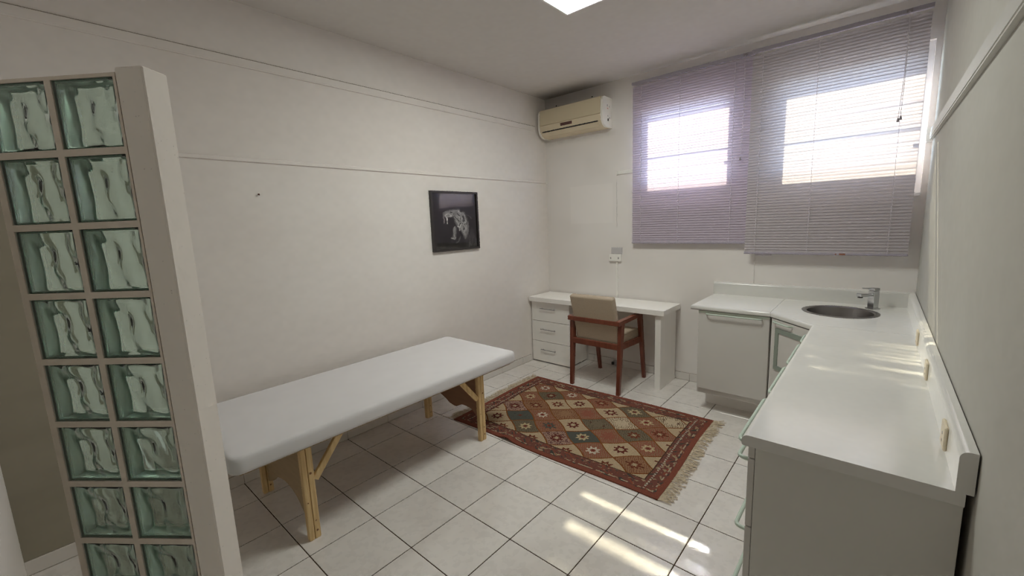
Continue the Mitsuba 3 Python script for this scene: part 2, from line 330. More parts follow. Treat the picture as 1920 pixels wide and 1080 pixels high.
# ------------------------------------------------------------------ venetian blinds
PITCH, WID = 0.0215, 0.0275
def slat_mesh(x0, x1, yc, zc, tilt):
    """tilt(x): degrees from horizontal, room edge down; a shallow crowned strip."""
    nx, nc = 13, 5
    V = []
    for x in np.linspace(x0, x1, nx):
        f = math.radians(tilt(x)); c, s = math.cos(f), math.sin(f)
        for q in np.linspace(-.5, .5, nc):
            u = q * WID; h = 0.0026 * (1 - 4 * q * q)
            V.append((x, yc - u * c + h * s * 1.0, zc - u * s + h * c))
    F = []
    for i in range(nx - 1):
        for j in range(nc - 1):
            a = i * nc + j; F += [[a, a + nc, a + nc + 1], [a, a + nc + 1, a + 1]]
    return trimesh.Trimesh(V, F, process=False)
def blind(label, x0, x1, zb, zt, yc, m, ladders, pull, special, mean, seed):
    r = np.random.default_rng(seed)
    key = thing('venetian_blind', label, 'blind')
    S(key + '__head_rail', box(x0 - .004, x1 + .004, yc - .014, yc + .014, zt - .004, zt + .022, .003), 'mat_blind_rail', label='slim grey head rail')
    n = int((zt - zb - .03) / PITCH)
    for k in range(n):
        z = zb + .028 + k * PITCH
        a, b = mean + r.normal(0, 1.1), r.normal(0, 1.6)
        extra = next((e for e in special if abs(e[0] - z) < PITCH / 2), None)
        def tilt(x, a=a, b=b, extra=extra):
            s = (x - x0) / (x1 - x0); v = a + b * (s - .5)
            if extra:
                _, amt, side = extra
                v -= amt * (max(0, (s - .42) / .58) if side > 0 else max(0, (.30 - s) / .30) if side < 0 else 1.0)
            return v
        S(key + '__slat', slat_mesh(x0 + .002 + r.uniform(-.001, .001), x1 - .002 + r.uniform(-.001, .001), yc, z + r.normal(0, .0003), tilt), m, True)
    S(key + '__bottom_rail', box(x0, x1, yc - .012, yc + .012, zb, zb + .016, .004), 'mat_blind_rail', label='grey bottom rail')
    for x in ladders:
        S(key + '__ladder_cord', cat(tube([(x, yc - .0145, zb + .012), (x, yc - .0145, zt)], .0008, 5), tube([(x + .004, yc - .0145, zb + .012), (x + .004, yc - .0145, zt)], .0005, 5)), 'mat_cord')
    x, zl, nt = pull
    for q in range(nt):
        c = S(key + '__pull_cord', tube([(x + .006 * q, yc - .022, zt + .005), (x + .008 + .004 * q, yc - .023, (zt + zl) / 2), (x + .012 * q - .004, yc - .023, zl + .012 * q)], .0012, 5), 'mat_cord')
        xx, zz = x + .012 * q - .004, zl + .012 * q
        tm = trimesh.creation.revolve([(0, 0), (.008, 0), (.0075, .006), (.003, .026), (0, .027)], sections=10); tm.apply_translation((xx, yc - .023, zz - .026))
        S(c + '__tassel', tm, 'mat_tassel', 40)
    S(key + '__lock', box(x - .012, x + .018, yc - .020, yc - .0142, zt - .002, zt + .016, .002), 'mat_tassel')
    return key
blind('lilac venetian blind, the left and shorter of the two over the windows', 1.065, 2.075, 1.315, 2.79, 3.935, 'mat_slat_lilac', (1.155, 1.51, 1.945), (2.015, 2.02, 1),
      [(1.815, 13, 0), (1.836, 10, 0), (1.92, 10, 1), (2.045, 13, 0), (2.067, 10, 0), (1.965, 8, 1), (2.46, 28, 0), (2.29, 9, 0)], 78.4, 5)
kb = blind('grey-lilac venetian blind, the right and longer one nearest the right wall', 2.073, 3.068, 1.235, 2.785, 3.895, 'mat_slat_cream', (2.15, 2.50, 2.96), (2.955, 2.145, 2),
      [(2.395, 32, 1), (2.24, 30, 1), (2.11, 24, 1), (2.05, 24, 1), (1.985, 20, 1), (1.94, 18, 1), (1.875, 17, 1), (1.832, 16, 1), (2.36, 26, -1), (2.215, 24, -1), (2.03, 18, -1), (1.90, 16, -1)], 78.4, 9)
S(kb + '__rust_spot', cat(box(2.70, 2.735, 3.8822, 3.8838, 1.237, 1.249, .0005), box(2.675, 2.683, 3.8822, 3.8838, 1.238, 1.248, .0005)), 'mat_rust', label='rust marks on the bottom rail')

# ------------------------------------------------------------------ ceiling lamp
t = thing('ceiling_lamp', 'square flat light panel glowing greenish white on the ceiling', 'ceiling lamp')
lx0, lx1, ly0, ly1 = 1.29, 1.89, 1.91, 2.50
S(t + '__frame', prism(sbox(lx0, ly0, lx1, ly1).difference(sbox(lx0 + .012, ly0 + .012, lx1 - .012, ly1 - .012)), H - .022, H - .0002), 'mat_window_white')
k = S(t + '__diffuser', trimesh.Trimesh([(lx0 + .012, ly0 + .012, H - .018), (lx0 + .012, ly1 - .012, H - .018), (lx1 - .012, ly1 - .012, H - .018), (lx1 - .012, ly0 + .012, H - .018)], [[0, 1, 2], [0, 2, 3]], process=False), 'mat_white_plastic', label='lit greenish-white diffuser')
scene[k]['emitter'] = {'type': 'area', 'radiance': rgb(*LAMP)}

# ------------------------------------------------------------------ glass block screen with its post
PA, PO = 0.65554667, np.array([1.20102, 0.09463, 0.0])
M = np.eye(4); M[:3, 0] = (math.cos(PA), math.sin(PA), 0); M[:3, 1] = (-math.sin(PA), math.cos(PA), 0); M[:3, 3] = PO
t = thing('glass_block_screen', 'free-standing screen of wavy green-tinted glass blocks ending in a plastered post', 'partition')
pg = sbox(-.212, 0.0, .198, 2.0)
for i in (0, 1):
    for j in range(10):
        cx, cz = -.1 + .2 * i, .1 + .2 * j
        pg = pg.difference(sbox(cx - .0905, cz - .0905, cx + .0905, cz + .0905))
S(t + '__mortar', moved(prism(pg, .003, .077, 'xz'), M), 'mat_mortar', label='tan mortar joints')
S(t + '__post', moved(box(.2, .28, 0, .08, 0, 2.012, .004), M), 'mat_post', label='square post plastered off-white')
def block():
    """two pressed glass shells, flat outside with rounded rims, wavy inside"""
    n = 40; g = np.sin(np.linspace(-.5, .5, n) * math.pi) * .5; hw = .0896
    X, Z = np.meshgrid(g, g, indexing='ij')
    rimd = (.5 - np.maximum(abs(X), abs(Z))) * 2 * hw
    def wave(s):
        p = np.stack([X * 3.1 + 5 + 3 * s, Z * 2.4 + 2, 0 * X + s], -1)
        q = X * 1.0 + .35 * Z + .35 * meshkit.fbm(p, 2, 7)
        r = .5 + .5 * np.sin(q * 11 + 3 * meshkit.noise(p * 1.3 + 9, 3) + s)
        return .0042 * (np.power(r, 1.6) + .5 * meshkit.noise(p * 2.2 + 4, 5)) * np.clip(rimd / .012, 0, 1)
    i, j = np.meshgrid(np.arange(n - 1), np.arange(n - 1), indexing='ij'); k = (i * n + j).ravel()
    F0 = np.vstack([np.c_[k, k + n, k + n + 1], np.c_[k, k + n + 1, k + 1]])
    ring = np.r_[np.arange(n) * n, (n - 1) * n + np.arange(1, n), np.arange(n - 2, -1, -1) * n + n - 1, np.arange(n - 2, 0, -1)]
    kk = np.roll(ring, -1); N = n * n; out = []
    for s in (-1, 1):
        rr_ = .006; o = .0345 - np.where(rimd < rr_, rr_ - np.sqrt(np.maximum(rr_ ** 2 - (rr_ - rimd) ** 2, 0)), 0)
        a = np.stack([X * 2 * hw, s * o, Z * 2 * hw], -1).reshape(-1, 3)
        b = np.stack([X * 2 * hw, s * (.0255 - wave(1.7 * (s + 1) / 2)), Z * 2 * hw], -1).reshape(-1, 3)
        F = np.vstack([F0, F0[:, ::-1] + N, np.c_[ring, ring + N, kk + N], np.c_[ring, kk + N, kk]])
        m = trimesh.Trimesh(np.vstack([a, b]), F, process=False); m.fix_normals()
        if m.volume < 0: m.invert()
        out.append(m)
    return cat(*out)
bd = mikit.ply(block(), 'mat_block_glass', 35)
hl = .0900
lv = [(sx * hl, y, sz * hl) for y in (-.034, .034) for sx, sz in ((-1, -1), (1, -1), (1, 1), (-1, 1))]
lf = []
for k in range(4): lf += [[k, (k + 1) % 4, (k + 1) % 4 + 4], [k, (k + 1) % 4 + 4, k + 4]]
ld = mikit.ply(trimesh.Trimesh(lv, lf, process=False), 'mat_block_liner')
rim = cat(*[prism(sbox(-.0899, -.0899, .0899, .0899).difference(sbox(-.0835, -.0835, .0835, .0835)), min(a, b), max(a, b), 'xz') for a, b in ((-.0252, -.0215), (.0215, .0252))])
rd = mikit.ply(rim, 'mat_block_rim')
for j in range(10):
    for i in (0, 1):
        W = T4(M.tolist()) @ T4().translate([-.1 + .2 * i, .04, .1 + .2 * j])
        kb_ = put(t + '__glass_block', {**bd, 'to_world': W})
        put(kb_ + '__edge_coat', {**ld, 'to_world': W}); put(kb_ + '__rim', {**rd, 'to_world': W})

# ------------------------------------------------------------------ framed picture
t = thing('picture_frame', 'black framed square print of a roaring tiger on the left wall', 'picture')
fy0, fy1, fz0, fz1 = 2.297, 2.850, 1.335, 1.860
S(t + '__frame', prism(sbox(fy0, fz0, fy1, fz1).difference(sbox(fy0 + .018, fz0 + .018, fy1 - .018, fz1 - .018)), .001, .027, 'yz'), 'mat_frame_black', label='thin black frame')
def tiger():
    n = 200
    u, v = np.meshgrid(np.linspace(0, 1, n), np.linspace(0, 1, n), indexing='ij')
    px, py = 205 + 500 * u, 860 - 660 * v      # drawn on a 500 x 660 sheet
    px = px + 9 * (meshkit.noise(np.stack([u * 40, v * 40, 0 * u], -1)) - .5); py = py + 8 * (meshkit.noise(np.stack([u * 40, v * 40, 0 * u + 5], -1)) - .5)
    img = .012 + .010 * meshkit.fbm(np.stack([u * 3, v * 3, 0 * u], -1))
    strokes = [([(322, 428), (350, 415)], 8, .25), ([(320, 450), (322, 490)], 6, .3), ([(345, 455), (380, 440), (410, 465), (360, 480), (345, 465)], 12, .45), ([(360, 480), (362, 558)], 6, .75), ([(330, 495), (327, 555)], 4, .5),
               ([(385, 420), (430, 398), (470, 400)], 12, .22), ([(440, 410), (470, 405)], 9, .4), ([(400, 455), (450, 430), (500, 425), (520, 437)], 9, .3), ([(495, 405), (525, 437)], 6, .6),
               ([(440, 480), (480, 530), (505, 548)], 7, .45), ([(450, 520), (495, 560), (480, 590)], 7, .5), ([(470, 460), (500, 480), (500, 520)], 9, .45), ([(480, 590), (500, 605), (520, 570), (530, 500), (520, 470)], 10, .55), ([(492, 600), (497, 640)], 10, .5),
               ([(535, 430), (560, 450), (572, 490)], 9, .4), ([(575, 500), (580, 545), (545, 560), (535, 545)], 8, .5), ([(555, 580), (562, 620), (560, 660), (530, 672)], 8, .35), ([(600, 545), (606, 620), (592, 690)], 8, .16),
               ([(440, 600), (425, 640), (430, 700), (440, 735)], 11, .35), ([(395, 728), (430, 748), (445, 730)], 7, .55), ([(450, 790), (480, 775), (497, 720)], 10, .12), ([(550, 750), (570, 700)], 8, .10), ([(585, 455), (620, 470), (645, 500)], 8, .10),
               ([(600, 850), (612, 790), (625, 835)], 14, .07), ([(670, 840), (672, 775), (690, 830)], 12, .06), ([(510, 400), (490, 440)], 5, .3)]
    from shapely import contains_xy, distance, points
    def mass(poly, b, soft, n_=0):
        P = Polygon(poly); d = distance(points(px.ravel(), py.ravel()), P.exterior).reshape(px.shape) * np.where(contains_xy(P, px, py), 1, -1)
        return b * np.clip(.5 + d / soft, 0, 1) * (.45 + .9 * meshkit.fbm(np.stack([u * 26, v * 14, 0 * u + n_], -1), 3))
    img = np.maximum(img, mass([(435, 470), (470, 410), (520, 425), (560, 430), (585, 500), (600, 560), (592, 690), (560, 745), (530, 690), (505, 640), (478, 600), (450, 540)], .30, 34))
    img = np.maximum(img, mass([(318, 440), (350, 412), (420, 392), (500, 392), (520, 435), (470, 452), (420, 478), (350, 482), (322, 470)], .24, 26, 3))
    img = np.maximum(img, mass([(430, 600), (458, 610), (452, 690), (447, 750), (398, 742), (418, 700)], .24, 22, 5))
    img = np.maximum(img, mass([(560, 700), (640, 620), (720, 760), (720, 870), (560, 870)], .045, 90, 7))
    for pts, w in (([(450, 480), (500, 540), (507, 560)], 7), ([(520, 490), (522, 550), (492, 592)], 6), ([(545, 470), (553, 520), (530, 560)], 7), ([(565, 560), (545, 630)], 8), ([(500, 655), (520, 700)], 10), ([(590, 520), (585, 570)], 6), ([(400, 420), (440, 445)], 5), ([(470, 425), (505, 470)], 5)):
        for (x0, y0), (x1, y1) in zip(pts, pts[1:]):
            q_ = np.clip(((px - x0) * (x1 - x0) + (py - y0) * (y1 - y0)) / ((x1 - x0) ** 2 + (y1 - y0) ** 2), 0, 1)
            img = img * (1 - .95 * np.exp(-(np.hypot(px - x0 - q_ * (x1 - x0), py - y0 - q_ * (y1 - y0)) / w) ** 2))
    for pts, w, b in strokes:
        d = np.full(px.shape, 1e9)
        for (x0, y0), (x1, y1) in zip(pts, pts[1:]):
            s = np.clip(((px - x0) * (x1 - x0) + (py - y0) * (y1 - y0)) / ((x1 - x0) ** 2 + (y1 - y0) ** 2 + 1e-9), 0, 1)
            d = np.minimum(d, np.hypot(px - x0 - s * (x1 - x0), py - y0 - s * (y1 - y0)))
        img = np.maximum(img, 1.2 * b * np.exp(-(d / (.72 * w)) ** 2) * (.45 + .75 * meshkit.noise(np.stack([u * 34, v * 22, 0 * u + w], -1))))
    y = fy0 + .016 + (fy1 - fy0 - .032) * u; z = fz0 + .016 + (fz1 - fz0 - .032) * v
    V = np.stack([0 * y + .010, y, z], -1).reshape(-1, 3)
    i, j = np.meshgrid(np.arange(n - 1), np.arange(n - 1), indexing='ij'); k = (i * n + j).ravel()
    F = np.vstack([np.c_[k, k + n, k + n + 1], np.c_[k, k + n + 1, k + 1]])
    c = img.reshape(-1, 1) * np.array([[1, .98, .97]])
    return trimesh.Trimesh(V, F, process=False), c
tm, tc = tiger()
S(t + '__print', tm, 'mat_photo', label='black and white print of a roaring tiger head in profile', color=tc)
S(t + '__glazing', trimesh.Trimesh([(.016, fy0 + .017, fz0 + .017), (.016, fy1 - .017, fz0 + .017), (.016, fy1 - .017, fz1 - .017), (.016, fy0 + .017, fz1 - .017)], [[0, 1, 2], [0, 2, 3]], process=False), 'mat_glass_pane', label='glass over the print')

# ------------------------------------------------------------------ air conditioner
t = thing('air_conditioner', 'yellowed split air conditioner high in the back left corner', 'air conditioner')
ax0, ax1 = .045, .822
def ac_profile(g=0):
    P = [(YB - .001, 2.735 - g), (YB - .15, 2.735 - g), (YB - .172 + g, 2.728 - g), (YB - .19 + g, 2.70), (YB - .195 + g, 2.56), (YB - .185 + g, 2.51), (YB - .16 + g, 2.475 + g), (YB - .12, 2.455 + g), (YB - .001, 2.455 + g)]
    return Polygon(P)
S(t + '__body', prism(ac_profile(.004).buffer(0), ax0 + .004, ax1 - .004, 'yz'), 'mat_ac_lower')
for a, b in ((ax0, ax0 + .022), (ax1 - .022, ax1)):
    S(t + '__end_cap', prism(ac_profile(0).buffer(0), a, b, 'yz'), 'mat_ac_side', label='lighter end cap')
S(t + '__front_panel', prism(Polygon([(YB - .19, 2.729), (YB - .1935, 2.70), (YB - .1985, 2.575), (YB - .185, 2.575), (YB - .165, 2.733), (YB - .172, 2.734)]), ax0 + .024, ax1 - .024, 'yz'), 'mat_ac_front', label='yellowed front panel')
S(t + '__lower_panel', prism(Polygon([(YB - .198, 2.5715), (YB - .1875, 2.512), (YB - .172, 2.516), (YB - .185, 2.571)]), ax0 + .024, ax1 - .024, 'yz'), 'mat_ac_lower')
S(t + '__display', hull([(x, y, z) for x in (.335, .475) for y, z in ((YB - .1988, 2.562), (YB - .1935, 2.535), (YB - .18, 2.562), (YB - .18, 2.535))]), 'mat_dark_red', label='dark display window')
S(t + '__air_slot', hull([(x, y, z) for x in (.095, .765) for y, z in ((YB - .1895, 2.5135), (YB - .1835, 2.5045), (YB - .15, 2.52), (YB - .15, 2.505))]), 'mat_black', label='black air outlet slot')
S(t + '__flap', hull([(x, y, z) for x in (.10, .76) for y, z in ((YB - .1815, 2.501), (YB - .150, 2.466), (YB - .17, 2.505), (YB - .145, 2.475))]), 'mat_ac_lower', label='air flap')
for y, z, w, h, m in ((YB - .095, 2.655, .016, .018, 'mat_sticker_grey'), (YB - .09, 2.63, .02, .012, 'mat_sticker_red'), (YB - .06, 2.65, .01, .014, 'mat_sticker_grey'), (YB - .08, 2.525, .022, .026, 'mat_black'), (YB - .05, 2.545, .016, .016, 'mat_sticker_grey'), (YB - .085, 2.56, .012, .01, 'mat_sticker_grey')):
    S(t + '__sticker', box(ax1 - .0005, ax1 + .0008, y - w / 2, y + w / 2, z - h / 2, z + h / 2, 0), m)

# ------------------------------------------------------------------ desk
t = thing('desk', 'white desk against the back wall with drawers on its left', 'desk')
S(t + '__desk_top', box(.020, 1.537, 3.572, 3.972, .700, .748, .002), 'mat_desk')
S(t + '__side_panel', box(1.447, 1.500, 3.602, 3.972, .0, .699, .002), 'mat_desk')
S(t + '__back_panel', box(.515, 1.446, 3.94, 3.955, .42, .699, .001), 'mat_desk')
cb = S(t + '__carcass', box(.014, .512, 3.645, 3.972, .012, .699, .001), 'mat_desk')
S(t + '__gap_shade', box(.03, .50, 3.66, 3.96, 0, .013, 0), 'mat_dark_gap', label='near-black filler for the shade under the drawers')  # near-black block stands for the shade in the gap under the drawers
for z0, z1, zh in ((.478, .697, .62), (.246, .473, .387), (.014, .241, .155)):
    d = S(t + '__drawer', box(.012, .514, 3.626, 3.644, z0, z1, .0015), 'mat_desk')
    S(d + '__handle', cat(tube([(.145, 3.602, zh), (.345, 3.602, zh)], .0045, 10), tube([(.165, 3.602, zh), (.165, 3.627, zh)], .0045, 8), tube([(.325, 3.602, zh), (.325, 3.627, zh)], .0045, 8)), 'mat_steel', 40, label='steel bar handle')

# ------------------------------------------------------------------ chair
t = thing('armchair', 'dark red-brown wooden armchair with beige upholstery facing the desk', 'chair')
XL, XR_ = .762, 1.248
for sx, x in ((-1, XL), (1, XR_)):
    S(t + '__leg', bar((x, 3.285, 0), (x + sx * .006, 3.335, .655), .034, .034, .040, .058, c=.004), 'mat_chair_wood')
for sx, x in ((-1, XL), (1, XR_)):
    S(t + '__leg', bar((x, 3.828, 0), (x + sx * .004, 3.715, .655), .032, .032, .040, .052, c=.004), 'mat_chair_wood')
for sx, x in ((-1, XL - .004), (1, XR_ + .004)):
    S(t + '__armrest', hull([(x + a * sx, y, z) for a in (-.021, .021) for y, z in ((3.285, .640), (3.285, .672), (3.29, .678), (3.72, .682), (3.735, .677), (3.735, .655), (3.72, .648))]), 'mat_chair_wood')
S(t + '__back_rail', box(XL - .025, XR_ + .025, 3.262, 3.297, .636, .678, .004), 'mat_chair_wood')
for y, z in ((3.305, .41), (3.745, .385)):
    S(t + '__seat_rail', box(XL + .012, XR_ - .012, y - .014, y + .014, z, z + .052, .003), 'mat_chair_wood')
for x in (XL + .004, XR_ - .004):
    S(t + '__seat_rail', hull([(x + a, y, z) for a in (-.013, .013) for y, z in ((3.30, .408), (3.30, .460), (3.75, .385), (3.75, .437))]), 'mat_chair_wood')
def cushion(P, r, M=None):
    s = [m3.Manifold.sphere(r, 16).translate(tuple(q)) for q in P]
    return unman(m3.Manifold.hull(m3.Manifold.batch_boolean(s, m3.OpType.Add)))
r = .016
S(t + '__seat', cushion([(x, y, z) for x in (XL + .035, XR_ - .035) for y, z in ((3.35, .462), (3.35, .505), (3.76, .445), (3.76, .497))], r), 'mat_linen', 50, label='beige linen seat cushion')
S(t + '__backrest', cushion([(x, y, z) for x in (XL + .034 + r, XR_ - .010 - .004 - r) for y, z in ((3.345, .475), (3.372, .48), (3.225, .872), (3.255, .880))], r), 'mat_linen', 50, label='beige linen back pad')

# ------------------------------------------------------------------ massage table
t = thing('massage_table', 'low massage table under a white fitted sheet on pine legs along the left wall', 'massage table')
tx0, tx1, ty0, ty1, tz0, tz1 = .095, .905, .435, 2.325, .520, .602
def pad():
    R = .05; nc = 8
    def outline(d, rr_):
        pts = []
        for cx, cy, a0 in ((tx1 - R, ty1 - R, 0), (tx0 + R, ty1 - R, 90), (tx0 + R, ty0 + R, 180), (tx1 - R, ty0 + R, 270)):
            for q in range(nc + 1):
                a = math.radians(a0 + 90 * q / nc); pts.append((cx + (R - d) * math.cos(a), cy + (R - d) * math.sin(a)))
        return np.array(pts)
    def dense(P, n=420):
        P = np.vstack([P, P[:1]]); s = np.r_[0, np.cumsum(np.linalg.norm(np.diff(P, axis=0), axis=1))]
        q = np.linspace(0, s[-1], n, endpoint=False); return np.c_[np.interp(q, s, P[:, 0]), np.interp(q, s, P[:, 1])]
    prof = [(.030, tz0 + .000), (.008, tz0 + .001), (.002, tz0 + .006), (.000, tz0 + .018), (.000, tz0 + .040), (.001, tz1 - .022), (.005, tz1 - .010), (.012, tz1 - .003), (.022, tz1), (.05 - .001, tz1 + .0015)]
    rings = []
    for d, z in prof:
        P = dense(outline(min(d, .049), R)); n = len(P)
        w = np.clip(1 - (z - tz0) / .055, 0, 1)
        a = meshkit.fbm(np.c_[P * 26, np.full(n, z * 10)], 3) - .5
        gath = np.clip((.62 - np.abs(P[:, 1] - .62)) / .5, 0, 1) * .6 + .4
        off = .008 * a * w * gath
        c = np.array([(tx0 + tx1) / 2, (ty0 + ty1) / 2]); D = P - c; D /= np.linalg.norm(D, axis=1, keepdims=True)
        rings.append(np.c_[P + D * off[:, None], np.full(n, z) + .004 * a * w])
    n = len(rings[0]); V = list(np.vstack(rings)); F = []
    for i in range(len(rings) - 1):
        for j in range(n):
            k = (j + 1) % n; a, b, c, d = i * n + j, i * n + k, (i + 1) * n + k, (i + 1) * n + j
            F += [[a, b, c], [a, c, d]]
    top = (len(rings) - 1) * n
    V.append(((tx0 + tx1) / 2, (ty0 + ty1) / 2, tz1 + .003)); c = len(V) - 1
    for j in range(n): F.append([top + j, top + (j + 1) % n, c])
    V.append(((tx0 + tx1) / 2, (ty0 + ty1) / 2, tz0)); c = len(V) - 1
    for j in range(n): F.append([(j + 1) % n, j, c])
    m = trimesh.Trimesh(np.array(V), F, process=False); m.fix_normals(); return m
S(t + '__mattress', pad(), 'mat_sheet', True, label='white fitted sheet over the pad')
S(t + '__deck', box(tx0 + .04, tx1 - .04, ty0 + .04, ty1 - .04, tz0 - .02, tz0 + .004, .002), 'mat_mdf')
def tleg(x, y, s, dy):
    """two pine sticks side by side, with knots and a bolt"""
    k = S(t + '__leg', cat(box(x - .016, x + .016, y - .027, y - .0015, 0, tz0 - .001, .0025), box(x - .016, x + .016, y + .0015, y + .030, .0, tz0 - .001, .0025)), 'mat_pine', label='pine leg of two sticks')
    f = x + s * .0162
    for z, dy_, q in ((.36, .012, .006), (.045, .014, .0055), (.10, .012, .0035), (.21, -.016, .0035)):
        S(k + '__bolt', moved(trimesh.creation.cylinder(q, .002, sections=12), trimesh.transformations.rotation_matrix(math.pi / 2, (0, 1, 0)) @ np.eye(4)).apply_translation((f, y + dy_, z)), 'mat_knot')
    return k
for x, y, s in ((.838, .760, 1), (.215, .755, 1), (.826, 1.990, 1), (.205, 1.985, 1)): tleg(x, y, s, 0)
S(t + '__brace', bar((.842, .795, .315), (.842, .955, .515), .022, .034, x=(1, 0, 0)), 'mat_pine'); S(t + '__brace', bar((.222, .790, .315), (.222, .95, .515), .022, .034), 'mat_pine')
S(t + '__brace', bar((.826, 1.958, .325), (.826, 1.80, .515), .022, .034), 'mat_pine'); S(t + '__brace', bar((.205, 1.953, .325), (.205, 1.80, .515), .022, .034), 'mat_pine')
def apron(y, pts, m):
    xs = np.array([q[0] for q in pts]); zs = np.array([q[1] for q in pts]); from scipy.interpolate import PchipInterpolator
    x = np.linspace(xs[0], xs[-1], 40); z = PchipInterpolator(xs, zs)(x)
    S(t + '__apron', prism(Polygon(list(zip(x, z)) + [(xs[-1], tz0 - .022), (xs[0], tz0 - .022)]), y - .007, y + .007, 'xz'), m, label='curved wooden end board')
apron(.768, [(.232, .075), (.30, .10), (.40, .165), (.52, .185), (.64, .165), (.74, .10), (.82, .065)], 'mat_mdf')
apron(1.985, [(.222, .19), (.27, .225), (.36, .26), (.44, .235), (.50, .205), (.56, .195), (.65, .229), (.72, .226), (.77, .20), (.81, .16)], 'mat_mdf_dark')

# ------------------------------------------------------------------ rug
RED, CRM, OLV, TEAL, TAN, PNK, LCR = range(7)
PAL = np.array([(0.285, 0.105, 0.070), (0.48, 0.36, 0.235), (0.185, 0.145, 0.098), (0.100, 0.100, 0.085), (0.31, 0.175, 0.10), (0.37, 0.235, 0.18), (0.54, 0.43, 0.30)])
CELL = {(3, 5): (CRM, 0), (2, 2): (RED, 1), (2, 6): (RED, 1), (4, 2): (CRM, 0), (2, 0): (OLV, 2), (5, 1): (TEAL, 2), (7, 1): (CRM, 0), (8, 2): (RED, 2), (6, 0): (RED, 1), (7, 3): (OLV, 3), (6, 4): (LCR, 4), (5, 5): (CRM, 0), (4, 4): (RED, 4),
        (3, 1): (RED, 5), (5, 3): (OLV, 4), (4, 0): (PNK, 0), (1, 5): (OLV, 0), (4, 6): (RED, 3), (0, 4): (RED, 2), (0, 6): (RED, 1), (3, 3): (TAN, 4), (1, 3): (TAN, 3), (7, 5): (RED, 2), (8, 0): (TAN, 3), (6, 6): (OLV, 2), (8, 4): (RED, 3), (6, 2): (RED, 4),
        (8, 6): (LCR, 4), (1, 1): (TEAL, 5), (0, 2): (PNK, 0), (0, 0): (CRM, 0)}
NA, NB = 13, 11
tab = np.zeros((NA, NB, 2), int); tab[:, :, 0] = CRM; tab[:, :, 1] = 3
for (a, b), v in CELL.items(): tab[a + 2, b + 2] = v
PALT = [mi.Float(PAL[:, k].astype(np.float32)) for k in range(3)]
MC = np.array([(.13, .035, .025), (.56, .48, .38), (.50, .39, .24), (.16, .05, .03), (.13, .06, .04), (.10, .10, .085)])
MCT = [mi.Float(MC[:, k].astype(np.float32)) for k in range(3)]
T0, T1 = mi.UInt32(tab[:, :, 0].ravel().astype(np.uint32)), mi.UInt32(tab[:, :, 1].ravel().astype(np.uint32))
def pick(t, i, on): return mi.Color3f(dr.gather(mi.Float, t[0], i, on), dr.gather(mi.Float, t[1], i, on), dr.gather(mi.Float, t[2], i, on))
def sel(c, a, b): return dr.select(c, mi.Color3f(a), mi.Color3f(b))
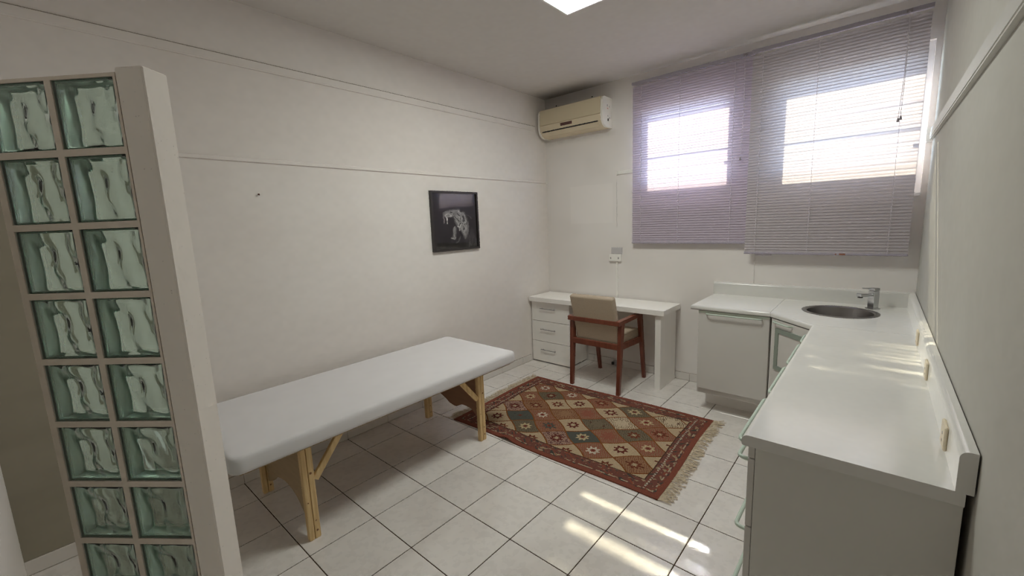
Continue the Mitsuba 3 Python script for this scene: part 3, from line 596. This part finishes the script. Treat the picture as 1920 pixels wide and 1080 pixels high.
def rug_fn(p, n, uv):
    Q = 0.0045
    on = mi.Bool(True)
    u, v = mi.Float(uv.x), mi.Float(uv.y)
    uq, vq = (dr.floor(u / Q) + .5) * Q, (dr.floor(v / Q) + .5) * Q
    u1, v1 = u + .007 * dr.sin(v * 26), v + .006 * dr.sin(u * 21 + 1)
    a, b = (u1 - .25) / .147, (v1 - .245) / .118
    s, t_ = (a + b) / 2, (a - b) / 2
    si, ti = dr.floor(s + .5), dr.floor(t_ + .5)
    A, B = si + ti, si - ti
    fs, ft = s - si, t_ - ti
    idx = mi.UInt32(mi.Int32(dr.clip(A + 2, 0, NA - 1))) * NB + mi.UInt32(mi.Int32(dr.clip(B + 2, 0, NB - 1)))
    kind, mot = dr.gather(mi.UInt32, T0, idx, on), dr.gather(mi.UInt32, T1, idx, on)
    base, mc = pick(PALT, kind, on), pick(MCT, mot, on)
    du, dv = uq - (A * .147 + .25), vq - (B * .118 + .245)
    rad, ang = dr.sqrt(du * du + dv * dv), dr.atan2(dv, du)
    sq = .62 * dr.maximum(dr.abs(du), dr.abs(dv)) + .38 * (dr.abs(du) + dr.abs(dv))
    lobes = 1 + .20 * dr.cos(8 * ang)
    rr_ = sq / (.043 * lobes)
    star = (rr_ < 1) & (rr_ > .48); heart = (rr_ < .30) | ((rr_ < .48) & (dr.abs(dr.abs(du) - dr.abs(dv)) < .004))
    hatch = dr.sin((uq * 1.0 + vq * .55) * 400 + 5 * noise(uq * 45, vq * 45)) + .9 * (noise(uq * 90, vq * 90) - .5) > .42
    c = base
    hc = sel(kind == RED, mi.Color3f(.275, .19, .115), sel(kind == TAN, mi.Color3f(.21, .085, .05), sel(kind == LCR, mi.Color3f(.20, .13, .08), base * .65)))
    c = sel(((kind == RED) | (kind == TAN) | (mot == 4) | (kind == OLV)) & hatch & (rr_ > 1.2), hc, c)
    c = sel((kind == PNK) & (noise(uq * 190, vq * 190) > .62), mi.Color3f(.12, .05, .05), c)
    c = sel(star & (mot != 4), mc, c)
    c = sel(heart & (mot != 4), sel((mot == 0) | (mot == 3), mi.Color3f(.45, .35, .23), mi.Color3f(.17, .045, .03)), c)
    small = (dr.abs(dr.abs(du) - .055) < .008) & (dr.abs(dv) < .008)
    c = sel(small & (cell_rand(A, B, 5) > .5), mc * .8, c)
    c = sel(dr.maximum(dr.abs(fs), dr.abs(ft)) > .472, mi.Color3f(.22, .085, .030), c)
    # border bands
    e = dr.minimum(dr.minimum(u, 1.672 - u), dr.minimum(v, 1.165 - v))
    e2 = e + .004 * noise(u * 30, v * 30)
    along = dr.select((dr.minimum(u, 1.672 - u) < dr.minimum(v, 1.165 - v)), vq, uq)
    eq = (dr.floor(e / Q) + .5) * Q
    band = mi.Color3f(.185, .075, .058)
    m1 = noise(along * 58 - eq * 40, eq * 75, 1.0); m2 = noise(along * 60 + eq * 60, eq * 50, 7.0)
    band = sel(m1 > .77, mi.Color3f(.36, .26, .17), band); band = sel(m2 < .22, mi.Color3f(.075, .07, .06), band); band = sel((m2 > .80), mi.Color3f(.26, .08, .05), band)
    tooth = (dr.abs(eq - .050) < .006) & (cell_rand(dr.floor(along / .021), 3) > .45)
    band = sel(tooth, mi.Color3f(.42, .33, .24), band)
    c = sel(e2 < .135, band, c)
    c = sel(dr.abs(e2 - .135) < .0035, mi.Color3f(.09, .05, .035), c)
    dot = (dr.abs(dr.minimum(u, 1.672 - u) - .104) < .006) & (dr.sin(vq * 260) > 0)
    c = sel(dot & (e > .05), mi.Color3f(.48, .42, .34), c)
    c = sel(e2 < .036, mi.Color3f(.235, .080, .055), c)
    wv = .86 + .28 * noise(u * 420, v * 160)
    return c * wv
mat('rug', two({'type': 'bumpmap', 'bsdf': {'type': 'diffuse', 'reflectance': proc(rug_fn)}, 'arbitrary': proc(lambda p, n, uv: .0012 * dr.sin(p.x * 900) * dr.sin(p.y * 1300), 5e-4), 'scale': 1.0}))
t = thing('rug', 'brick-red patterned kilim rug with diamonds and cream fringes on the tiles', 'rug')
RC = np.array([[(.412, 2.077), (.381, 3.226)], [(2.090, 2.103), (2.055, 3.266)]])
def rug_xy(s, q):
    s, q = np.asarray(s, float)[..., None], np.asarray(q, float)[..., None]
    P = RC[0, 0] * (1 - s) * (1 - q) + RC[1, 0] * s * (1 - q) + RC[0, 1] * (1 - s) * q + RC[1, 1] * s * q
    P = P + np.concatenate([0.006 * np.sin(q * 7), .008 * np.sin(s * 9) * (1 - q)], -1)
    return P
def rug_z(s, q):
    z = .0035 * meshkit.noise(np.stack([s * 5, q * 4, 0 * s], -1))
    z = z + .020 * np.exp(-((s - .335) / .035) ** 2 - (q / .10) ** 2)     # the edge is rucked up beside the table leg
    return z
ns, nq = 100, 70
s, q = np.meshgrid(np.linspace(0, 1, ns), np.linspace(0, 1, nq), indexing='ij')
top = np.concatenate([rug_xy(s, q), (.007 + rug_z(s, q))[..., None]], -1).reshape(-1, 3)
bot = np.concatenate([rug_xy(s, q), (.0006 + .9 * rug_z(s, q))[..., None]], -1).reshape(-1, 3)
i, j = np.meshgrid(np.arange(ns - 1), np.arange(nq - 1), indexing='ij'); k = (i * nq + j).ravel()
Ft = np.vstack([np.c_[k, k + nq, k + nq + 1], np.c_[k, k + nq + 1, k + 1]])
rim = np.r_[np.arange(ns) * nq, (ns - 1) * nq + np.arange(1, nq), (np.arange(ns - 2, -1, -1)) * nq + nq - 1, np.arange(nq - 2, 0, -1)]
N = ns * nq; vt, vb = top[rim], bot[rim]; L = len(rim)
Vr = np.vstack([top, bot, vt, vb]); ii = np.arange(L); kk = (ii + 1) % L
Fs = np.vstack([np.c_[2 * N + ii, 2 * N + L + ii, 2 * N + L + kk], np.c_[2 * N + ii, 2 * N + L + kk, 2 * N + kk]])
uvs = np.c_[(s * 1.672).ravel(), (q * 1.165).ravel()]
S(t + '__field', trimesh.Trimesh(Vr, np.vstack([Ft, Ft[:, ::-1] + N, Fs]), process=False), 'mat_rug', True, uv=np.vstack([uvs, uvs, uvs[rim], uvs[rim]]))
for end in (0, 1):
    ms = []
    r = np.random.default_rng(40 + end)
    for k in range(210):
        qq = (k + r.uniform(.1, .9)) / 210; p0 = rug_xy(np.array(end * 1.0), np.array(qq)); sg = 1 if end else -1
        Lf = r.uniform(.05, .085); dr_ = r.normal(0, .35) + .3 * math.sin(qq * 40)
        p = [np.r_[p0 - [sg * .004, 0], .005]]
        for f in (.35, .7, 1.0): p.append(np.r_[p0 + [sg * Lf * f, Lf * dr_ * f * f + r.normal(0, .002)], .006 + r.uniform(0, .006) * (1 - f) + .001])
        ms.append(tube(p, r.uniform(.0016, .0028), 4))
    S(t + '__fringe', cat(*ms), 'mat_fringe', label='cream knotted fringe', kind='stuff')

# ------------------------------------------------------------------ cabinets and worktop
CT = .870; CB = .834
def handle(key, a, b, out, r=.0055, m='mat_green_handle'):
    a, b, o = np.asarray(a, float), np.asarray(b, float), np.asarray(out, float)
    d = (b - a) / np.linalg.norm(b - a)
    S(key + '__handle', tube(rounded_path([a, a + o, b + o, b], .022), r, 10), m, 50, label='pale green bow handle')
FX, FY = 2.655, 3.392
mat('pale_green', principled((0.55, 0.62, 0.55), 0.4))
t = thing('base_cabinet', 'wide one-door base cabinet with pale green handle beside the desk', 'cabinet')
S(t + '__body', box(1.880, 2.374, FY + .021, 3.975, .150, CB - .001, .001), 'mat_cabinet')
S(t + '__toe_kick', box(1.895, 2.40, 3.595, 3.612, 0.0, .1495, .001), 'mat_toe')
d = S(t + '__door', box(1.884, 2.370, FY, FY + .019, .195, .828, .002), 'mat_cabinet')
handle(d, (1.945, FY - .0, .806), (2.318, FY - .0, .806), (0, -.03, .004))
S(t + '__top_strip', box(1.884, 2.370, FY - .0015, FY, .812, .828, 0), 'mat_pale_green', label='thin green strip along the door top')
# corner cabinet with a diagonal door
t = thing('base_cabinet', 'narrow corner cabinet with a green-framed panel under the sink', 'cabinet')
A, Bp = np.array([2.380, 3.378]), np.array([2.648, 3.110])
e = (Bp - A) / np.linalg.norm(Bp - A); nrm = np.array([-e[1], e[0]]) * -1   # towards the room
S(t + '__body', prism(Polygon([A - nrm * .021, Bp - nrm * .021, (2.69, 3.11), (3.105, 3.11), (3.105, 3.955), (2.378, 3.955), (2.378, 3.41)]).buffer(0), .15, .60), 'mat_cabinet')
def dbox(s0, s1, o0, o1, z0, z1):
    return hull([np.r_[A + e * s + nrm * o, z] for s in (s0, s1) for o in (o0, o1) for z in (z0, z1)])
LD = np.linalg.norm(Bp - A)
d = S(t + '__door', dbox(.006, LD - .006, -.019, 0, .165, .828), 'mat_cabinet')
P = lambda s, o, z: np.r_[A + e * s + nrm * o, z]
handle(d, P(.045, 0, .812), P(.205, 0, .812), np.r_[nrm * .03, .003])
wz0, wz1, ws0, ws1, fw = .475, .772, .055, LD - .055, .032
for a in ((ws0, ws1, wz1 - fw, wz1), (ws0, ws1, wz0, wz0 + fw), (ws0, ws0 + fw, wz0 + fw, wz1 - fw), (ws1 - fw, ws1, wz0 + fw, wz1 - fw)):
    S(d + '__panel_frame', dbox(a[0], a[1], .0002, .009, a[2], a[3]), 'mat_green_frame', label='green frame moulding')
S(d + '__panel', dbox(ws0 + fw, ws1 - fw, .0002, .003, wz0 + fw, wz1 - fw), 'mat_cabinet')
S(t + '__toe_kick', prism(Polygon([(2.40, 3.595), (2.82, 3.17), (2.82, 3.14), (2.40, 3.56)]), 0, .1495), 'mat_toe')
# drawer units along the right wall
ends = [1.425, 1.945, 2.395, 2.855, 3.105]
words = ['drawer unit nearest the camera, under the near end of the worktop', 'second base cabinet from the camera along the right wall, only its handle showing', 'third base cabinet from the camera along the right wall, only its handle showing', 'narrow base cabinet next to the corner cabinet along the right wall']
for k in range(4):
    y0, y1 = ends[k] + .0008, ends[k + 1] - .0008
    t = thing('base_cabinet', words[k], 'cabinet')
    S(t + '__body', box(FX + .0205, 3.128, y0, y1, .150, CB - .001, .001), 'mat_cabinet_end')
    S(t + '__toe_kick', box(2.82, 2.836, y0, y1, 0, .1495, .001), 'mat_toe')
    if k == 0:
        S(t + '__end_panel', box(FX + .030, 3.127, y0 - .0002, y0 + .018, 0, .1495, .001), 'mat_cabinet_end')
        rows = [(.789, .829, .805), (.548, .786, .745), (.307, .545, .485), (.165, .304, .255)]
        for z0, z1, zh in rows:
            d = S(t + '__drawer', box(FX, FX + .019, y0 + .001, y1 - .002, z0, z1, .0015), 'mat_cabinet')
            handle(d, (FX, y0 + .07, zh), (FX, y1 - .045, zh), (-.042, 0, .002), .0068)
    else:
        d = S(t + '__door', box(FX, FX + .019, y0 + .002, y1 - .002, .165, .829, .0015), 'mat_cabinet')
        handle(d, (FX, y0 + .035, .806), (FX, y1 - .035, .806), (-.042, 0, .002), .0068)
# worktop in three lengths, two upstands
t = thing('worktop', 'white laminate L-shaped worktop with upstands in the back right corner', 'worktop')
XW = 3.1275
S(t + '__slab', slab([(1.828, 3.372), (2.3725, 3.372), (2.3725, 3.986), (1.828, 3.986)], CB, CT, [.016, .0008, .0008, .012]), 'mat_counter', 40)
cs = slab([(2.3735, 3.372), (2.636, 3.1095), (XW, 3.1095), (XW, 3.986), (2.3735, 3.986)], CB, CT, [.016, .0008, .0008, .0008, .0008])
SC, SR = np.array([2.742, 3.612]), .196
hole = m3.Manifold.cylinder(.2, SR, SR, 72).translate((SC[0], SC[1], CT - .1))
S(t + '__slab', unman(man(cs) - hole), 'mat_counter', 30)
S(t + '__slab', slab([(2.638, 1.410), (XW, 1.410), (XW, 3.1085), (2.638, 3.1085)], CB, CT, [.0012, .0008, .0008, .018], 8), 'mat_counter', 40)
def upstand(a, b, axis):
    # cross-section: flat against the wall, front top edge rounded
    w, h, R = .032, .108, .018
    P = [(0, 0), (w, 0), (w, h - R)] + [(w - R + R * math.cos(x), h - R + R * math.sin(x)) for x in np.linspace(.15, math.pi / 2, 8)] + [(0, h)]
    if axis == 'x':
        m = prism(Polygon([(3.9885 - p, CT + z) for p, z in P]), a, b, 'yz')
    else:
        m = prism(Polygon([(p, CT + z) for p, z in P]), a, b, 'xz')
        v = m.vertices.copy(); v[:, 0] = xr(v[:, 1]) - .0035 * 1 - v[:, 0] - .0007; m = trimesh.Trimesh(v, m.faces[:, ::-1], process=False)
    m.fix_normals(); return m
S(t + '__upstand', upstand(1.828, 3.126, 'x'), 'mat_counter', 40); S(t + '__upstand', upstand(1.408, 3.955, 'y'), 'mat_counter', 40)
# sockets on the right upstand
for y, w in ((2.86, 'farthest'), (2.295, 'middle'), (1.645, 'nearest')):
    xs = xr(y) - .0362
    k = thing('counter_socket', f'small ivory socket plate on the right upstand, the {w} of three', 'socket')
    S(k + '__plate', box(xs - .008, xs + .0003, y - .040, y + .040, CT + .012, CT + .082, .003), 'mat_ivory')
    for z in (.030, .052): S(k + '__slot', box(xs - .0088, xs - .0078, y - .004, y + .004, CT + z - .004, CT + z + .004, .0003), 'mat_sticker_grey')
# sink
prof = [(SR + .018, CT + .0005), (SR + .019, CT + .003), (SR + .012, CT + .0045), (SR - .004, CT + .004), (SR - .012, CT - .002), (SR - .020, CT - .05), (SR - .035, CT - .115), (SR - .07, CT - .145), (.03, CT - .155), (0.0, CT - .156)]
back = [(0.0, CT - .158), (.03, CT - .157), (SR - .068, CT - .147), (SR - .033, CT - .116), (SR - .018, CT - .05), (SR - .010, CT - .003), (SR - .003, CT + .0005)]
m = trimesh.creation.revolve(np.array(prof + back + [prof[0]]), sections=72); m.apply_translation((SC[0], SC[1], 0)); m.fix_normals()
t = thing('sink', 'round stainless steel basin sunk into the corner of the worktop', 'sink')
S(t + '__basin', m, 'mat_sink_steel', 35)
m = trimesh.creation.revolve(np.array([(0, 0), (.026, 0), (.028, .003), (.020, .005), (.012, .003), (0, .003)]), sections=32); m.apply_translation((SC[0], SC[1], CT - .1565)); m.fix_normals()
S(t + '__drain', m, 'mat_chrome', 35)
# tap
t = thing('tap', 'square chrome mixer tap standing behind the sink', 'tap')
TP = np.array([2.913, 3.818]); dd = (SC - TP) / np.linalg.norm(SC - TP); ds = np.array([-dd[1], dd[0]])
def tb(f0, f1, s0, s1, z0, z1, c=.002, lift=0.0):
    b_ = box(f0, f1, s0, s1, z0, z1, c); v = b_.vertices.copy(); v[:, 2] += lift * v[:, 0]
    v = np.c_[TP + v[:, :1] * dd + v[:, 1:2] * ds, CT + v[:, 2]]; m_ = trimesh.Trimesh(v, b_.faces, process=False); m_.fix_normals(); return m_
S(t + '__base', tb(-.03, .03, -.03, .03, .0003, .010), 'mat_chrome'); S(t + '__body', tb(-.022, .022, -.022, .022, .0095, .128), 'mat_chrome')
S(t + '__spout', tb(.0215, .125, -.018, .018, .088, .110, .003, .06), 'mat_chrome'); S(t + '__aerator', tb(.098, .120, -.011, .011, .086, .094, .002), 'mat_black')
S(t + '__lever', tb(-.024, .024, -.022, .022, .131, .150, .003), 'mat_chrome'); S(t + '__lever_handle', tb(.0235, .085, -.016, .016, .144, .150, .002, .05), 'mat_chrome')
for k in [k for k in labels if k.startswith('window_') and '__' not in k]: labels[k]['kind'] = 'structure'
